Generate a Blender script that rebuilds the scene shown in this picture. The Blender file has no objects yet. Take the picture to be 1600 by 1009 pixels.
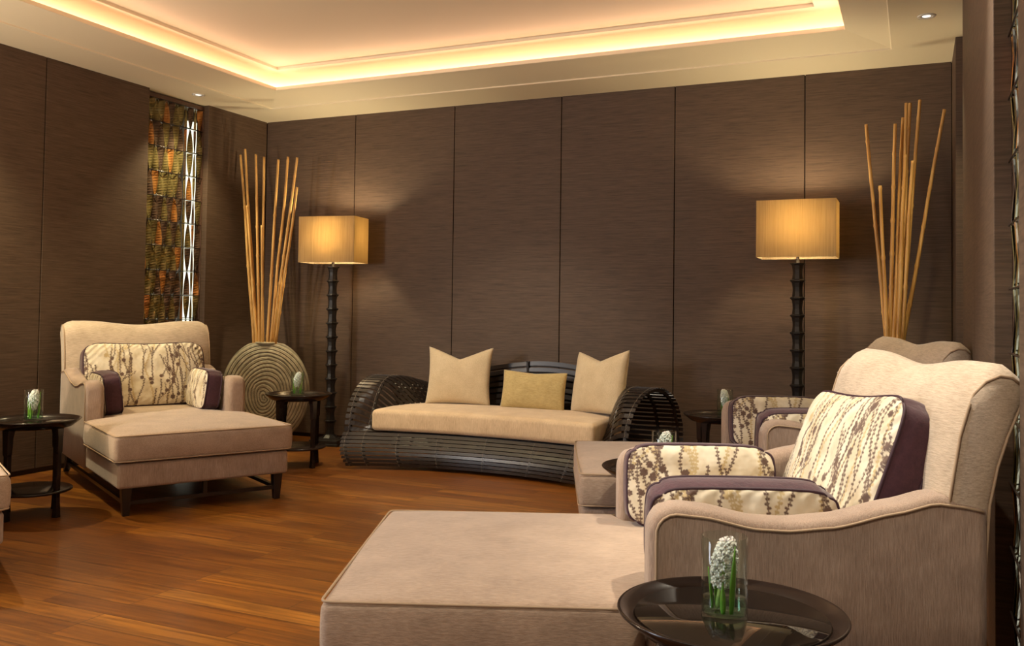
import bpy, bmesh, math, random
import numpy as np
from mathutils import Vector, Matrix, noise as mnoise

# ------------------------------------------------------------------ camera, world, light, exposure
scene = bpy.context.scene
C = scene.collection
R = math.radians
random.seed(7)

CAM_F, CAM_CY = 1416.76, 439.69
CAM_POS = Vector((5.757, -7.036, 1.212))
YAW, PITCH, ROLL = R(-23.983), R(1.797), R(0.762)

def make_camera():
    fw = Vector((math.sin(YAW) * math.cos(PITCH), math.cos(YAW) * math.cos(PITCH), math.sin(PITCH)))
    r = Vector((math.cos(YAW), -math.sin(YAW), 0))
    u = r.cross(fw)
    r2 = r * math.cos(ROLL) + u * math.sin(ROLL)
    u2 = -r * math.sin(ROLL) + u * math.cos(ROLL)
    cd = bpy.data.cameras.new('camera')
    cd.sensor_width = 36.0
    cd.lens = CAM_F / 1600 * 36
    cd.shift_y = -(504.5 - CAM_CY) / 1600
    cd.clip_start = 0.02
    co = bpy.data.objects.new('camera', cd)
    m = Matrix((r2, u2, -fw)).transposed().to_4x4()
    m.translation = CAM_POS
    co.matrix_world = m
    C.objects.link(co)
    scene.camera = co
make_camera()

scene.view_settings.view_transform = 'Standard'
scene.view_settings.look = 'None'
scene.view_settings.gamma = 1
scene.view_settings.use_curve_mapping = False
scene.view_settings.exposure = 0.55
scene.cycles.use_denoising = True
scene.cycles.max_bounces = 10
scene.cycles.transparent_max_bounces = 24
scene.cycles.caustics_refractive = True
scene.cycles.sample_clamp_indirect = 4.0

world = bpy.data.worlds.new('world')
scene.world = world
world.use_nodes = True
world.node_tree.nodes['Background'].inputs[0].default_value = (1.0, 0.88, 0.72, 1)
world.node_tree.nodes['Background'].inputs[1].default_value = 0.03

W, H = 5.995, 3.0          # room width, ceiling height
YF = -10.0                 # wall behind the camera

def area(name, loc, target, sx, sy, power, col, spread=180):
    l = bpy.data.lights.new(name, 'AREA')
    l.shape = 'RECTANGLE'; l.size = sx; l.size_y = sy
    l.energy = power; l.color = col; l.spread = R(spread)
    o = bpy.data.objects.new(name, l)
    o.location = loc
    o.rotation_euler = (Vector(target) - Vector(loc)).to_track_quat('-Z', 'Y').to_euler()
    C.objects.link(o)
    return o

def spot(name, loc, target, power, col, ang=70, blend=.6, r=.03):
    l = bpy.data.lights.new(name, 'SPOT')
    l.energy = power; l.color = col; l.spot_size = R(ang); l.spot_blend = blend
    l.shadow_soft_size = r
    o = bpy.data.objects.new(name, l)
    o.location = loc
    o.rotation_euler = (Vector(target) - Vector(loc)).to_track_quat('-Z', 'Y').to_euler()
    C.objects.link(o)
    return o

def point(name, loc, power, col, r=.04):
    l = bpy.data.lights.new(name, 'POINT')
    l.energy = power; l.color = col; l.shadow_soft_size = r
    o = bpy.data.objects.new(name, l); o.location = loc
    C.objects.link(o)
    return o

WARM = (1.0, 0.82, 0.47)
NEUT = (1.0, 0.88, 0.70)
COOL = (0.80, 0.88, 1.0)
ORANGE = (1.0, 0.52, 0.37)
# cove strips (hidden behind the lip of the soffit, shining up on the sloped riser)
CO = dict(l=.80, b=.88, r=.65, f=.9)           # lip offsets from the walls
zc = 3.10
sx0, sx1, sy1, sy0 = .36, W - .24, -.42, YF + .45      # strip lines, deep inside the cove
cw, cl = sx1 - sx0, sy1 - sy0
COVE = 2.3
for nm, lc, ln, tgt in (
        ('cove_strip_back', ((sx0 + sx1) / 2, sy1, zc), cw, (0, -1, .34)),
        ('cove_strip_front', ((sx0 + sx1) / 2, sy0, zc), cw, (0, 1, .34)),
        ('cove_strip_left', (sx0, (sy0 + sy1) / 2, zc), cl, (1, 0, .34)),
        ('cove_strip_right', (sx1, (sy0 + sy1) / 2, zc), cl, (-1, 0, .34))):
    a = area(nm, lc, Vector(lc) + Vector(tgt), ln, .04, COVE * ln, ORANGE)
    z_ = -Vector(tgt).normalized(); x_ = Vector((1, 0, 0)) if 'back' in nm or 'front' in nm else Vector((0, 1, 0))
    y_ = z_.cross(x_); a.rotation_euler = Matrix((x_, y_, z_)).transposed().to_euler()   # long side along the wall
    # added fill row right behind the lip, brightening the upper ceiling
    lc2 = Vector(lc) + Vector((tgt[0], tgt[1], 0)) * .42
    lc2.z = 3.088
    b = area(nm + '_added_fill', lc2, lc2 + Vector(tgt), ln - .8, .03, .6 * ln, (1.0, .62, .42), 130)
    z_ = -Vector((tgt[0], tgt[1], .22)).normalized(); y_ = z_.cross(x_)
    b.rotation_euler = Matrix((x_, y_, z_)).transposed().to_euler()
# recessed ceiling spots
spot('downlight_left_far', (.205, -1.149, 2.965), (.35, -1.25, 0), 85, WARM, 95, .8)
spot('downlight_right_far', (5.82, -1.136, 2.965), (5.55, -1.3, 0), 50, WARM, 95, .8)
spot('downlight_left_mid', (.3, -3.3, 2.965), (1.1, -3.1, 0), 130, WARM, 95, .7)
spot('downlight_right_mid', (5.75, -3.6, 2.965), (5.0, -3.9, 0), 130, NEUT, 90, .7)
spot('downlight_left_near', (.3, -5.8, 2.965), (1.2, -5.4, 0), 90, WARM, 95, .7)
spot('downlight_right_near', (5.5, -6.3, 2.965), (4.9, -5.6, .4), 80, NEUT, 100, .7)
spot('ceiling_spot_sofa', (2.7, -2.0, 3.2), (2.8, -.85, .4), 130, NEUT, 70, .8)
spot('ceiling_spot_chaise', (3.5, -4.9, 3.19), (5.45, -4.05, .95), 210, NEUT, 42, .7)
# tall lamp standing behind the left seats (outside the picture) and daylight from the left
point('left_room_lamp', (.45, -5.1, 1.55), 105, (1.0, .80, .56), .05)
area('daylight_left', (.08, -6.9, 1.5), (4, -4.6, .8), 1.6, 2.0, 120, COOL)
area('room_fill', (3.0, -9.2, 2.2), (3.0, -3, 1.0), 3.0, 1.4, 15, NEUT)
spot('ceiling_spot_floor', (3.0, -4.3, 3.19), (3.05, -4.7, 0), 55, WARM, 50, .8)

# ------------------------------------------------------------------ materials
MATS = {}
class NT:
    def __init__(s, name):
        s.m = bpy.data.materials.new(name); s.m.use_nodes = True
        s.t = s.m.node_tree; s.n = s.t.nodes; s.l = s.t.links
        s.b = s.n['Principled BSDF']
    def add(s, typ, **kw):
        x = s.n.new(typ)
        for k, v in kw.items(): setattr(x, k, v)
        return x
    def link(s, a, b): s.l.new(a, b)
    def coords(s, scale, kind='Object', rot=(0, 0, 0)):
        t = s.add('ShaderNodeTexCoord'); m = s.add('ShaderNodeMapping')
        m.inputs['Scale'].default_value = scale; m.inputs['Rotation'].default_value = rot
        s.link(t.outputs[kind], m.inputs[0]); return m.outputs[0]
    def noise(s, vec, scale=1, detail=3, rough=.5):
        x = s.add('ShaderNodeTexNoise'); x.inputs['Scale'].default_value = scale
        x.inputs['Detail'].default_value = detail; x.inputs['Roughness'].default_value = rough
        s.link(vec, x.inputs['Vector']); return x.outputs[0]
    def ramp(s, fac, stops):
        x = s.add('ShaderNodeValToRGB'); e = x.color_ramp.elements
        while len(e) < len(stops): e.new(.5)
        for i, (p, c) in enumerate(stops):
            e[i].position = p; e[i].color = (*c, 1)
        s.link(fac, x.inputs[0]); return x.outputs[0]
    def mix(s, fac, a, b, mode='MIX'):
        x = s.add('ShaderNodeMix', data_type='RGBA', blend_type=mode)
        for i, v in ((0, fac), (6, a), (7, b)):
            if hasattr(v, 'links'): s.link(v, x.inputs[i])
            else: x.inputs[i].default_value = v if i == 0 else (*v, 1)
        return x.outputs[2]
    def bump(s, h, strength=.3, dist=.005):
        x = s.add('ShaderNodeBump'); x.inputs['Strength'].default_value = strength
        x.inputs['Distance'].default_value = dist
        s.link(h, x.inputs['Height']); s.link(x.outputs[0], s.b.inputs['Normal'])
    def set(s, **kw):
        for k, v in kw.items():
            k = k.replace('_', ' ')
            i = s.b.inputs[k]
            if hasattr(v, 'links'): s.link(v, i)
            elif isinstance(v, tuple): i.default_value = (*v, 1)
            else: i.default_value = v
        return s

def simple(name, col, rough=.5, **kw):
    n = NT(name); n.set(Base_Color=col, Roughness=rough, **kw); return n.m

def m_wall():
    n = NT('wall_cloth')
    v = n.coords((5, 5, 120)); f = n.noise(v, 1, 4, .7)
    v2 = n.coords((1.2, 1.2, 60)); f2 = n.noise(v2, 1, 2)
    c = n.ramp(f, [(.32, (.046, .029, .019)), (.68, (.138, .090, .060))])
    c = n.mix(.35, c, n.ramp(f2, [(.3, (.075, .050, .033)), (.7, (.125, .083, .056))]))
    n.set(Base_Color=c, Roughness=.62); n.b.inputs['Specular IOR Level'].default_value = .35
    n.bump(f, .35, .003); return n.m
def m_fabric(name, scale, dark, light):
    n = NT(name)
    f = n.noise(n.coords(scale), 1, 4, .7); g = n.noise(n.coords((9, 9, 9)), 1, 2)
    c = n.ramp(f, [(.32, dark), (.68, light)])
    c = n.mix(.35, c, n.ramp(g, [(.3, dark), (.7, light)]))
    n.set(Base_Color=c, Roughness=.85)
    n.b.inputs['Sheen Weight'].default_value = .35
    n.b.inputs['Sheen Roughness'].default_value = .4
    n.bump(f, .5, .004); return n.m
def m_floor():
    n = NT('floor_planks')
    v = n.coords((1, 1, 1))
    def brick(c1, c2, mortar):
        b = n.add('ShaderNodeTexBrick'); b.offset = .37; b.offset_frequency = 3; b.squash = 1
        b.inputs['Scale'].default_value = 1; b.inputs['Brick Width'].default_value = .95
        b.inputs['Row Height'].default_value = .122; b.inputs['Mortar Size'].default_value = .0016
        b.inputs['Mortar Smooth'].default_value = .2
        b.inputs['Color1'].default_value = (*c1, 1); b.inputs['Color2'].default_value = (*c2, 1)
        b.inputs['Mortar'].default_value = (*mortar, 1)
        n.link(v, b.inputs['Vector']); return b
    b = brick((.0, .0, .0), (1, 1, 1), (.5, .5, .5))
    tone = n.ramp(b.outputs[0], [(0, (.21, .068, .009)), (.35, (.27, .090, .010)), (.7, (.33, .118, .013)), (1, (.42, .165, .022))])
    # grain shifted plank by plank
    add = n.add('ShaderNodeVectorMath', operation='MULTIPLY_ADD')
    n.link(b.outputs[0], add.inputs[0]); add.inputs[1].default_value = (7, 3, 5); n.link(n.coords((2.4, 48, 1)), add.inputs[2])
    g = n.noise(add.outputs[0], 1, 6, .6)
    add2 = n.add('ShaderNodeVectorMath', operation='MULTIPLY_ADD')
    n.link(b.outputs[0], add2.inputs[0]); add2.inputs[1].default_value = (11, 5, 5); n.link(n.coords((.9, 5, 1)), add2.inputs[2])
    g2 = n.noise(add2.outputs[0], 1, 4, .6)
    c = n.mix(n.ramp(g, [(.35, (1, 1, 1)), (.62, (0, 0, 0))]), tone, n.mix(.75, tone, (.06, .015, .003)))
    c = n.mix(n.ramp(g2, [(.4, (.45, .45, .45)), (.65, (0, 0, 0))]), c, (.10, .034, .009))
    c = n.mix(b.outputs[1], c, (.02, .008, .003))
    n.set(Base_Color=c, Roughness=.33)
    n.b.inputs['Coat Weight'].default_value = .12; n.b.inputs['Coat Roughness'].default_value = .16
    n.bump(g, .05, .002); return n.m
def m_ceiling():
    n = NT('ceiling_paint'); n.set(Base_Color=(.84, .76, .56), Roughness=.7); return n.m
def m_pattern():
    n = NT('branch_print')
    a = n.add('ShaderNodeAttribute', attribute_name='print')
    sp = n.add('ShaderNodeSeparateColor'); n.link(a.outputs['Color'], sp.inputs[0])
    w = n.noise(n.coords((14, 14, 14)), 1, 2)
    base = n.ramp(w, [(.35, (.60, .52, .37)), (.65, (.74, .68, .54))])
    c = n.mix(sp.outputs[1], base, (.50, .39, .20))
    c = n.mix(sp.outputs[0], c, (.11, .062, .045))
    n.set(Base_Color=c, Roughness=.6); n.b.inputs['Sheen Weight'].default_value = .2
    n.bump(n.noise(n.coords((16, 16, 16)), 1, 2), .5, .02); return n.m
def m_shade():
    n = NT('shade_silk')
    f = n.noise(n.coords((160, 160, 3)), 1, 3, .7)
    c = n.ramp(f, [(.3, (.24, .17, .085)), (.7, (.42, .32, .19))])
    n.set(Base_Color=c, Roughness=.8)
    tr = n.add('ShaderNodeBsdfTranslucent'); n.link(n.mix(.4, c, (.92, .72, .38)), tr.inputs[0])
    mx = n.add('ShaderNodeMixShader'); mx.inputs[0].default_value = .36
    n.link(n.b.outputs[0], mx.inputs[1]); n.link(tr.outputs[0], mx.inputs[2])
    n.link(mx.outputs[0], n.n['Material Output'].inputs[0]); return n.m
def m_bamboo():
    n = NT('bamboo_cane'); f = n.noise(n.coords((60, 60, 3)), 1, 3)
    n.set(Base_Color=n.ramp(f, [(.3, (.42, .20, .045)), (.7, (.74, .46, .15))]), Roughness=.42); return n.m
def m_vase():
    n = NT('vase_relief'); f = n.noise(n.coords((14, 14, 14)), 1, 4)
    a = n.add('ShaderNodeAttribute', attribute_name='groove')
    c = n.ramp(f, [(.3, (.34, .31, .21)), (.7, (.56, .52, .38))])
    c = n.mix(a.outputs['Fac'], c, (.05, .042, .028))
    n.set(Base_Color=c, Roughness=.5); return n.m
def m_glass(name, col=(1, 1, 1), ior=1.45):
    # thin clear wall: light passes straight through, surface reflections by Fresnel
    n = NT(name); tr = n.add('ShaderNodeBsdfTransparent'); tr.inputs[0].default_value = (*col, 1)
    gl_ = n.add('ShaderNodeBsdfGlossy'); gl_.inputs['Roughness'].default_value = .02
    lw = n.add('ShaderNodeLayerWeight'); lw.inputs[0].default_value = .5
    pw = n.add('ShaderNodeMath', operation='POWER'); n.link(lw.outputs['Facing'], pw.inputs[0]); pw.inputs[1].default_value = 4.5
    f0 = ((ior - 1) / (ior + 1)) ** 2
    ad = n.add('ShaderNodeMath', operation='MULTIPLY_ADD', use_clamp=True); n.link(pw.outputs[0], ad.inputs[0]); ad.inputs[1].default_value = .9; ad.inputs[2].default_value = f0
    mx = n.add('ShaderNodeMixShader'); n.link(ad.outputs[0], mx.inputs[0]); n.link(tr.outputs[0], mx.inputs[1]); n.link(gl_.outputs[0], mx.inputs[2])
    n.link(mx.outputs[0], n.n['Material Output'].inputs[0]); return n.m
def m_emit(name, col, s):
    n = NT(name); n.set(Base_Color=(0, 0, 0)); n.b.inputs['Emission Color'].default_value = (*col, 1)
    n.b.inputs['Emission Strength'].default_value = s; return n.m

M = dict(
    wall=m_wall(), floor=m_floor(), ceil=m_ceiling(), print=m_pattern(), shade=m_shade(), bamboo=m_bamboo(), vase=m_vase(),
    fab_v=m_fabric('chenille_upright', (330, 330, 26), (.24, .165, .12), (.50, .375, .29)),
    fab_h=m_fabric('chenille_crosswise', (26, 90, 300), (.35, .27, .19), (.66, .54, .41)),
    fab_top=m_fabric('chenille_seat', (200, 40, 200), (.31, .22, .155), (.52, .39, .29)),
    piping=simple('piping_cord', (.40, .29, .19), .8),
    plum=m_fabric('plum_velvet', (60, 60, 60), (.040, .012, .022), (.075, .026, .040)),
    plum_cord=simple('plum_cord', (.035, .010, .022), .6),
    sofa_fab=m_fabric('sofa_cushion_cloth', (220, 220, 26), (.50, .35, .20), (.78, .60, .38)),
    linen=m_fabric('linen_pillow', (200, 200, 200), (.46, .35, .20), (.70, .57, .37)),
    gold_linen=m_fabric('gold_pillow', (30, 150, 150), (.36, .26, .095), (.58, .45, .20)),
    dark=simple('dark_stained_wood', (.018, .010, .007), .3),
    tray=simple('lacquered_tray', (.016, .009, .007), .2),
    topglass=simple('dark_glass_insert', (.012, .009, .007), .03),
    slat=simple('dark_bamboo_slat', (.016, .011, .009), .33),
    wire=simple('pale_binding', (.30, .25, .20), .5),
    stem=simple('black_turned_wood', (.013, .011, .010), .34),
    gap=simple('shadow_gap', (.006, .004, .003), .9),
    base=simple('dark_skirting', (.015, .008, .005), .4),
    frame=simple('brown_lacquer_frame', (.085, .045, .030), .35),
    white_ring=simple('reflection_white_ring', (.8, .78, .72), .4),  # white put in for the bright reflection on the chrome ring
    chrome=simple('brushed_chrome', (.75, .75, .75), .18, Metallic=1.0),
    glass=m_glass('clear_glass', (.95, .99, .97), 1.5), water=m_glass('water', (.86, .98, .90), 1.33),
    petal=simple('white_petal', (.93, .91, .85), .6), leaf=simple('fresh_leaf', (.16, .36, .03), .4),
    stalk=simple('pale_stalk', (.42, .58, .16), .4),
    bulb=m_emit('lit_bulb', (1, .72, .38), 25), lampglow=m_emit('dim_spot_reflector', (1, .95, .85), 1.2),
    daylight=m_emit('backlight_pane', (1.0, 1.0, .80), 1.05),  # glow for the panes behind the screens; the right ones are added
    door=simple('brown_backing', (.10, .065, .035), .6),
)
M['petal'].node_tree.nodes['Principled BSDF'].inputs['Subsurface Weight'].default_value = .15
def shell_mat(name, c1, c2):
    n = NT(name); f = n.noise(n.coords((30, 30, 8)), 1, 3)
    n.set(Base_Color=n.ramp(f, [(.3, c1), (.7, c2)]), Roughness=.22, Metallic=.55); return n.m
SHELL = [shell_mat('olive_reflection_shell', (.11, .09, .03), (.27, .22, .09)), shell_mat('copper_reflection_shell', (.30, .12, .03), (.50, .24, .07)),  # reflections on the glossy strips are put into three base tones
         shell_mat('dusky_reflection_shell', (.07, .045, .03), (.15, .10, .07))]

# ------------------------------------------------------------------ mesh helpers
def link(name, vs, fs, mat, parent=None, smooth=True, loc=None, mats=None, fm=None):
    me = bpy.data.meshes.new(name)
    me.from_pydata([tuple(v) for v in vs], [], fs)
    if mats:
        for m in mats: me.materials.append(m)
        me.polygons.foreach_set('material_index', fm)
    else: me.materials.append(mat)
    if smooth: me.polygons.foreach_set('use_smooth', [True] * len(me.polygons))
    me.update()
    bm = bmesh.new(); bm.from_mesh(me); bmesh.ops.recalc_face_normals(bm, faces=bm.faces)
    bm.to_mesh(me); bm.free()
    o = bpy.data.objects.new(name, me); C.objects.link(o)
    if parent: o.parent = parent
    if loc: o.location = loc
    return o
class MB:
    def __init__(s): s.v = []; s.f = []
    def add(s, vs, fs, xf=None):
        k = len(s.v)
        s.v += [tuple(xf @ Vector(v)) if xf else tuple(v) for v in vs]
        s.f += [tuple(i + k for i in f) for f in fs]; return s
    def box(s, x0, x1, y0, y1, z0, z1, xf=None):
        v = [(x, y, z) for x in (x0, x1) for y in (y0, y1) for z in (z0, z1)]
        return s.add(v, [(0, 1, 3, 2), (4, 6, 7, 5), (0, 4, 5, 1), (2, 3, 7, 6), (0, 2, 6, 4), (1, 5, 7, 3)], xf)
    def out(s, name, mat, parent=None, smooth=False): return link(name, s.v, s.f, mat, parent, smooth)
def bevel(o, w=.003, seg=2):
    m = o.modifiers.new('bevel', 'BEVEL'); m.width = w; m.segments = seg; m.limit_method = 'ANGLE'; return o
def tube(path, r, closed=False, n=8, rf=None):
    P = [Vector(p) for p in path]; N = len(P); vs = []; fs = []
    up = None
    for i, p in enumerate(P):
        a = P[(i - 1) % N] if (closed or i > 0) else P[i]; b = P[(i + 1) % N] if (closed or i < N - 1) else P[i]
        t = (b - a).normalized()
        if up is None:
            up = t.orthogonal().normalized()
        up = (up - t * up.dot(t)).normalized(); w = t.cross(up)
        rr = r if rf is None else rf(i / (N - 1))
        for k in range(n):
            an = 2 * math.pi * k / n; vs.append(p + (up * math.cos(an) + w * math.sin(an)) * rr)
    for i in range(N if closed else N - 1):
        j = (i + 1) % N
        for k in range(n): fs.append((i * n + k, i * n + (k + 1) % n, j * n + (k + 1) % n, j * n + k))
    if not closed:
        fs.append(tuple(range(n))[::-1]); fs.append(tuple(range((N - 1) * n, N * n)))
    return vs, fs
def lathe(prof, n=48, ph=0):
    vs = [(r * math.cos(2 * math.pi * k / n + ph), r * math.sin(2 * math.pi * k / n + ph), z) for r, z in prof for k in range(n)]
    fs = [(i * n + k, i * n + (k + 1) % n, (i + 1) * n + (k + 1) % n, (i + 1) * n + k) for i in range(len(prof) - 1) for k in range(n)]
    if prof[0][0] > 1e-6: fs.append(tuple(range(n))[::-1])
    if prof[-1][0] > 1e-6: fs.append(tuple(range((len(prof) - 1) * n, len(prof) * n)))
    return vs, fs
def grid(fn, us, vs_, cu=False, cv=False):
    nu, nv = len(us), len(vs_)
    V = [fn(u, v) for u in us for v in vs_]; F = []
    for i in range(nu if cu else nu - 1):
        for j in range(nv if cv else nv - 1):
            a = i * nv + j; b = ((i + 1) % nu) * nv + j; c = ((i + 1) % nu) * nv + (j + 1) % nv; d = i * nv + (j + 1) % nv
            F.append((a, b, c, d))
    return V, F
def lin(a, b, n): return [a + (b - a) * i / (n - 1) for i in range(n)]
def sstep(a, b, x):
    t = max(0, min(1, (x - a) / (b - a))); return t * t * (3 - 2 * t)
def axis(h, r, n, k=4):
    e = [h - r + r * math.sin(math.pi / 2 * i / k) for i in range(k + 1)]
    e = [h - r + r * (1 - math.cos(math.pi / 2 * i / k)) if i < k / 2 else h - r + r * math.sin(math.pi / 2 * i / k) for i in range(k + 1)]
    e = sorted(set(round(x, 6) for x in [h - r + r * i / k for i in range(k + 1)]))
    m = lin(-(h - r), h - r, n)
    return sorted(set([round(-x, 6) for x in e] + [round(x, 6) for x in m] + e))
def rbox(hx, hy, hz, r, n=(10, 10, 3), deform=None):
    ax = [axis(hx, r, n[0]), axis(hy, r, n[1]), axis(hz, r, n[2])]
    idx = {}; V = []; F = []
    def vid(p):
        key = tuple(round(c, 5) for c in p)
        if key not in idx:
            inner = [max(-(h - r), min(h - r, c)) for c, h in zip(p, (hx, hy, hz))]
            d = Vector(p) - Vector(inner)
            q = Vector(inner) + (d.normalized() * r if d.length > 1e-9 else Vector((0, 0, 0)))
            idx[key] = len(V); V.append(deform(q) if deform else q)
        return idx[key]
    for a in range(3):
        b, c = (a + 1) % 3, (a + 2) % 3
        for s in (-1, 1):
            hh = (hx, hy, hz)[a] * s
            for i in range(len(ax[b]) - 1):
                for j in range(len(ax[c]) - 1):
                    q = []
                    for (ii, jj) in ((i, j), (i + 1, j), (i + 1, j + 1), (i, j + 1)):
                        p = [0, 0, 0]; p[a] = hh; p[b] = ax[b][ii]; p[c] = ax[c][jj]; q.append(vid(p))
                    if len(set(q)) == 4: F.append(tuple(q if s > 0 else q[::-1]))
    return V, F
def empty(name, loc=(0, 0, 0), rz=0):
    o = bpy.data.objects.new(name, None); C.objects.link(o); o.empty_display_size = .1
    o.location = loc; o.rotation_euler = (0, 0, rz); return o
def tag(o, label, cat, group=None):
    o['label'] = label; o['category'] = cat
    if group: o['group'] = group
    return o
def struct(o): o['kind'] = 'structure'; return o
def copy_tree(o, parent=None):
    c = o.copy(); C.objects.link(c)
    if parent: c.parent = parent
    for ch in list(o.children): copy_tree(ch, c)
    return c

# ------------------------------------------------------------------ room
m = MB(); m.box(-.4, W + .4, YF - .1, .1, -.1, 0); struct(m.out('floor', M['floor']))

def panel_wall(name, axis_, pos, out, cuts, z0=.035, z1=H):
    """cloth panels with narrow shadow gaps in front of a dark backing; cuts = list of (a, b) runs"""
    m = MB()
    for a, b in cuts:
        a2, b2 = a + .0035, b - .0035
        lo, hi = sorted((pos, pos + out))
        if axis_ == 'x': m.box(a2, b2, lo, hi, z0, z1 + .02)
        else: m.box(lo, hi, a2, b2, z0, z1 + .02)
    o = m.out(name, M['wall']); bevel(o, .0025, 2); return struct(o)
seams = [0, 1.02, 2.055, 3.06, 4.02, 5.005, W]
panel_wall('wall_back', 'x', 0, .03, list(zip(seams[:-1], seams[1:])))
RL0, RL1 = -1.48, -.80          # left recess
RR0, RR1 = -1.54, -.62          # right recess far
SR0, SR1 = -4.44, -3.66         # near recesses
panel_wall('wall_left', 'y', 0, -.055, [(RL1, 0), (-2.45, RL0), (-3.66, -2.45), (-5.4, -4.34), (-7.4, -5.4), (-8.7, -7.4), (YF, -8.7)])
panel_wall('wall_right', 'y', W, .055, [(RR1, 0), (-2.55, RR0), (SR1, -2.55), (-5.4, SR0), (-7.4, -5.4), (-8.7, -7.4), (YF, -8.7)])
m = MB(); m.box(-.1, W + .1, YF - .1, YF, 0, H); struct(m.out('wall_front', M['wall']))
# dark backing behind the panels, with the openings of the recesses left free
m = MB()
m.box(-.35, W + .35, .03, .1, 0, H + .3)
for x0, x1, rec in ((-.10, -.055, (RL0, RL1)), (W + .055, W + .10, (RR0, RR1))):
    a, b = rec
    for y0, y1 in ((b + .05, .1), (SR1 + .03, a - .05), (YF, SR0 - .03)): m.box(x0, x1, y0, y1, 0, H)
struct(m.out('trim_1', M['gap']))
def base(name, boxes):
    m = MB()
    for b in boxes: m.box(*b)
    struct(m.out(name, M['base']))
base('baseboard_back', [(0, W, .012, .04, 0, .04)])
base('baseboard_left', [(-.045, -.012, a, b, 0, .04) for a, b in ((RL1, 0), (SR1, RL0), (YF, SR0))])
base('baseboard_right', [(W + .012, W + .045, a, b, 0, .04) for a, b in ((RR1, 0), (SR1, RR0), (YF, SR0))])

# ceiling: flat border, small step, soffit, lip, hidden ledge, sloped riser, upper field
def ring(l, b, r, f, z): return [(l, YF + f, z), (W - r, YF + f, z), (W - r, -b, z), (l, -b, z)]
rings = [ring(-.4, -.1, -.4, -.1, H), ring(.43, .47, .385, .45, H), ring(.43, .47, .385, .45, H + .010),
         ring(.80, .88, .65, .9, H + .045), ring(.80, .88, .65, .9, H + .075), ring(.775, .855, .625, .875, H + .075), ring(.775, .855, .625, .875, H + .05),
         ring(.20, .22, .12, .22, H + .05), ring(.20, .22, .12, .22, H + .14), ring(.24, .27, .17, .27, H + .172),
         ring(.34, .38, .28, .38, H + .188), ring(.86, .94, .835, .9, H + .200), ring(.865, .945, .84, .905, H + .222)]
V = [p for r_ in rings for p in r_]; F = []
for i in range(len(rings) - 1):
    for k in range(4): F.append((i * 4 + k, i * 4 + (k + 1) % 4, (i + 1) * 4 + (k + 1) % 4, (i + 1) * 4 + k))
n_ = len(rings); F.append(tuple((n_ - 1) * 4 + k for k in range(4)))
k0 = len(V); V += [(-.4, YF - .1, H + .5), (W + .4, YF - .1, H + .5), (W + .4, .1, H + .5), (-.4, .1, H + .5)]
F.append((k0, k0 + 3, k0 + 2, k0 + 1))
for k in range(4): F.append((k, k0 + k, k0 + (k + 1) % 4, (k + 1) % 4))
o = struct(link('ceiling', V, F, M['ceil'], smooth=False)); bevel(o, .004, 2)

# recesses with their lining; screens hang inside
def recess(side, y0, y1, n, glow):
    s = -1 if side == 'left' else 1
    X = 0 if side == 'left' else W
    m = MB()
    def bx(a, b, *r):
        lo, hi = sorted((X + s * a, X + s * b)); m.box(lo, hi, *r)
    for ya, yb in ((y0 - .04, y0 + .004), (y1 - .004, y1 + .04)): bx(.055, .13, ya, yb, 0, 2.99)   # jambs
    bx(.055, .11, y0, y1, 2.955, 2.99); bx(.055, .13, y0, y1, 0, .05)
    struct(bevel(m.out('trim_%d' % n, M['frame']), .002))
    m = MB()
    bx(.13, .36, y0 - .5, y0 - .46, 0, H); bx(.13, .36, y1 + .46, y1 + .5, 0, H)
    bx(.34, .36, y0 - .5, y1 + .5, 0, H); bx(.13, .34, y0 - .5, y0 - .04, 0, .01)
    struct(m.out('wall_recess_%s_%d' % (side, n), M['door']))
    m = MB()
    for a, b in glow: bx(.31, .325, a, b, .05, 2.9)
    struct(m.out('glow_pane_%d' % (n - 1), M['daylight']))
recess('left', RL0, RL1, 2, [(-.72, -.44), (-1.9, -1.82)])
recess('right', RR0, RR1, 3, [(-.9, -.2)])  # glowing pane added to light the strips from behind
recess('right', SR0, SR1, 4, [(-3.5, -3.25)])  # backlight added here too, behind the near screen

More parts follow.
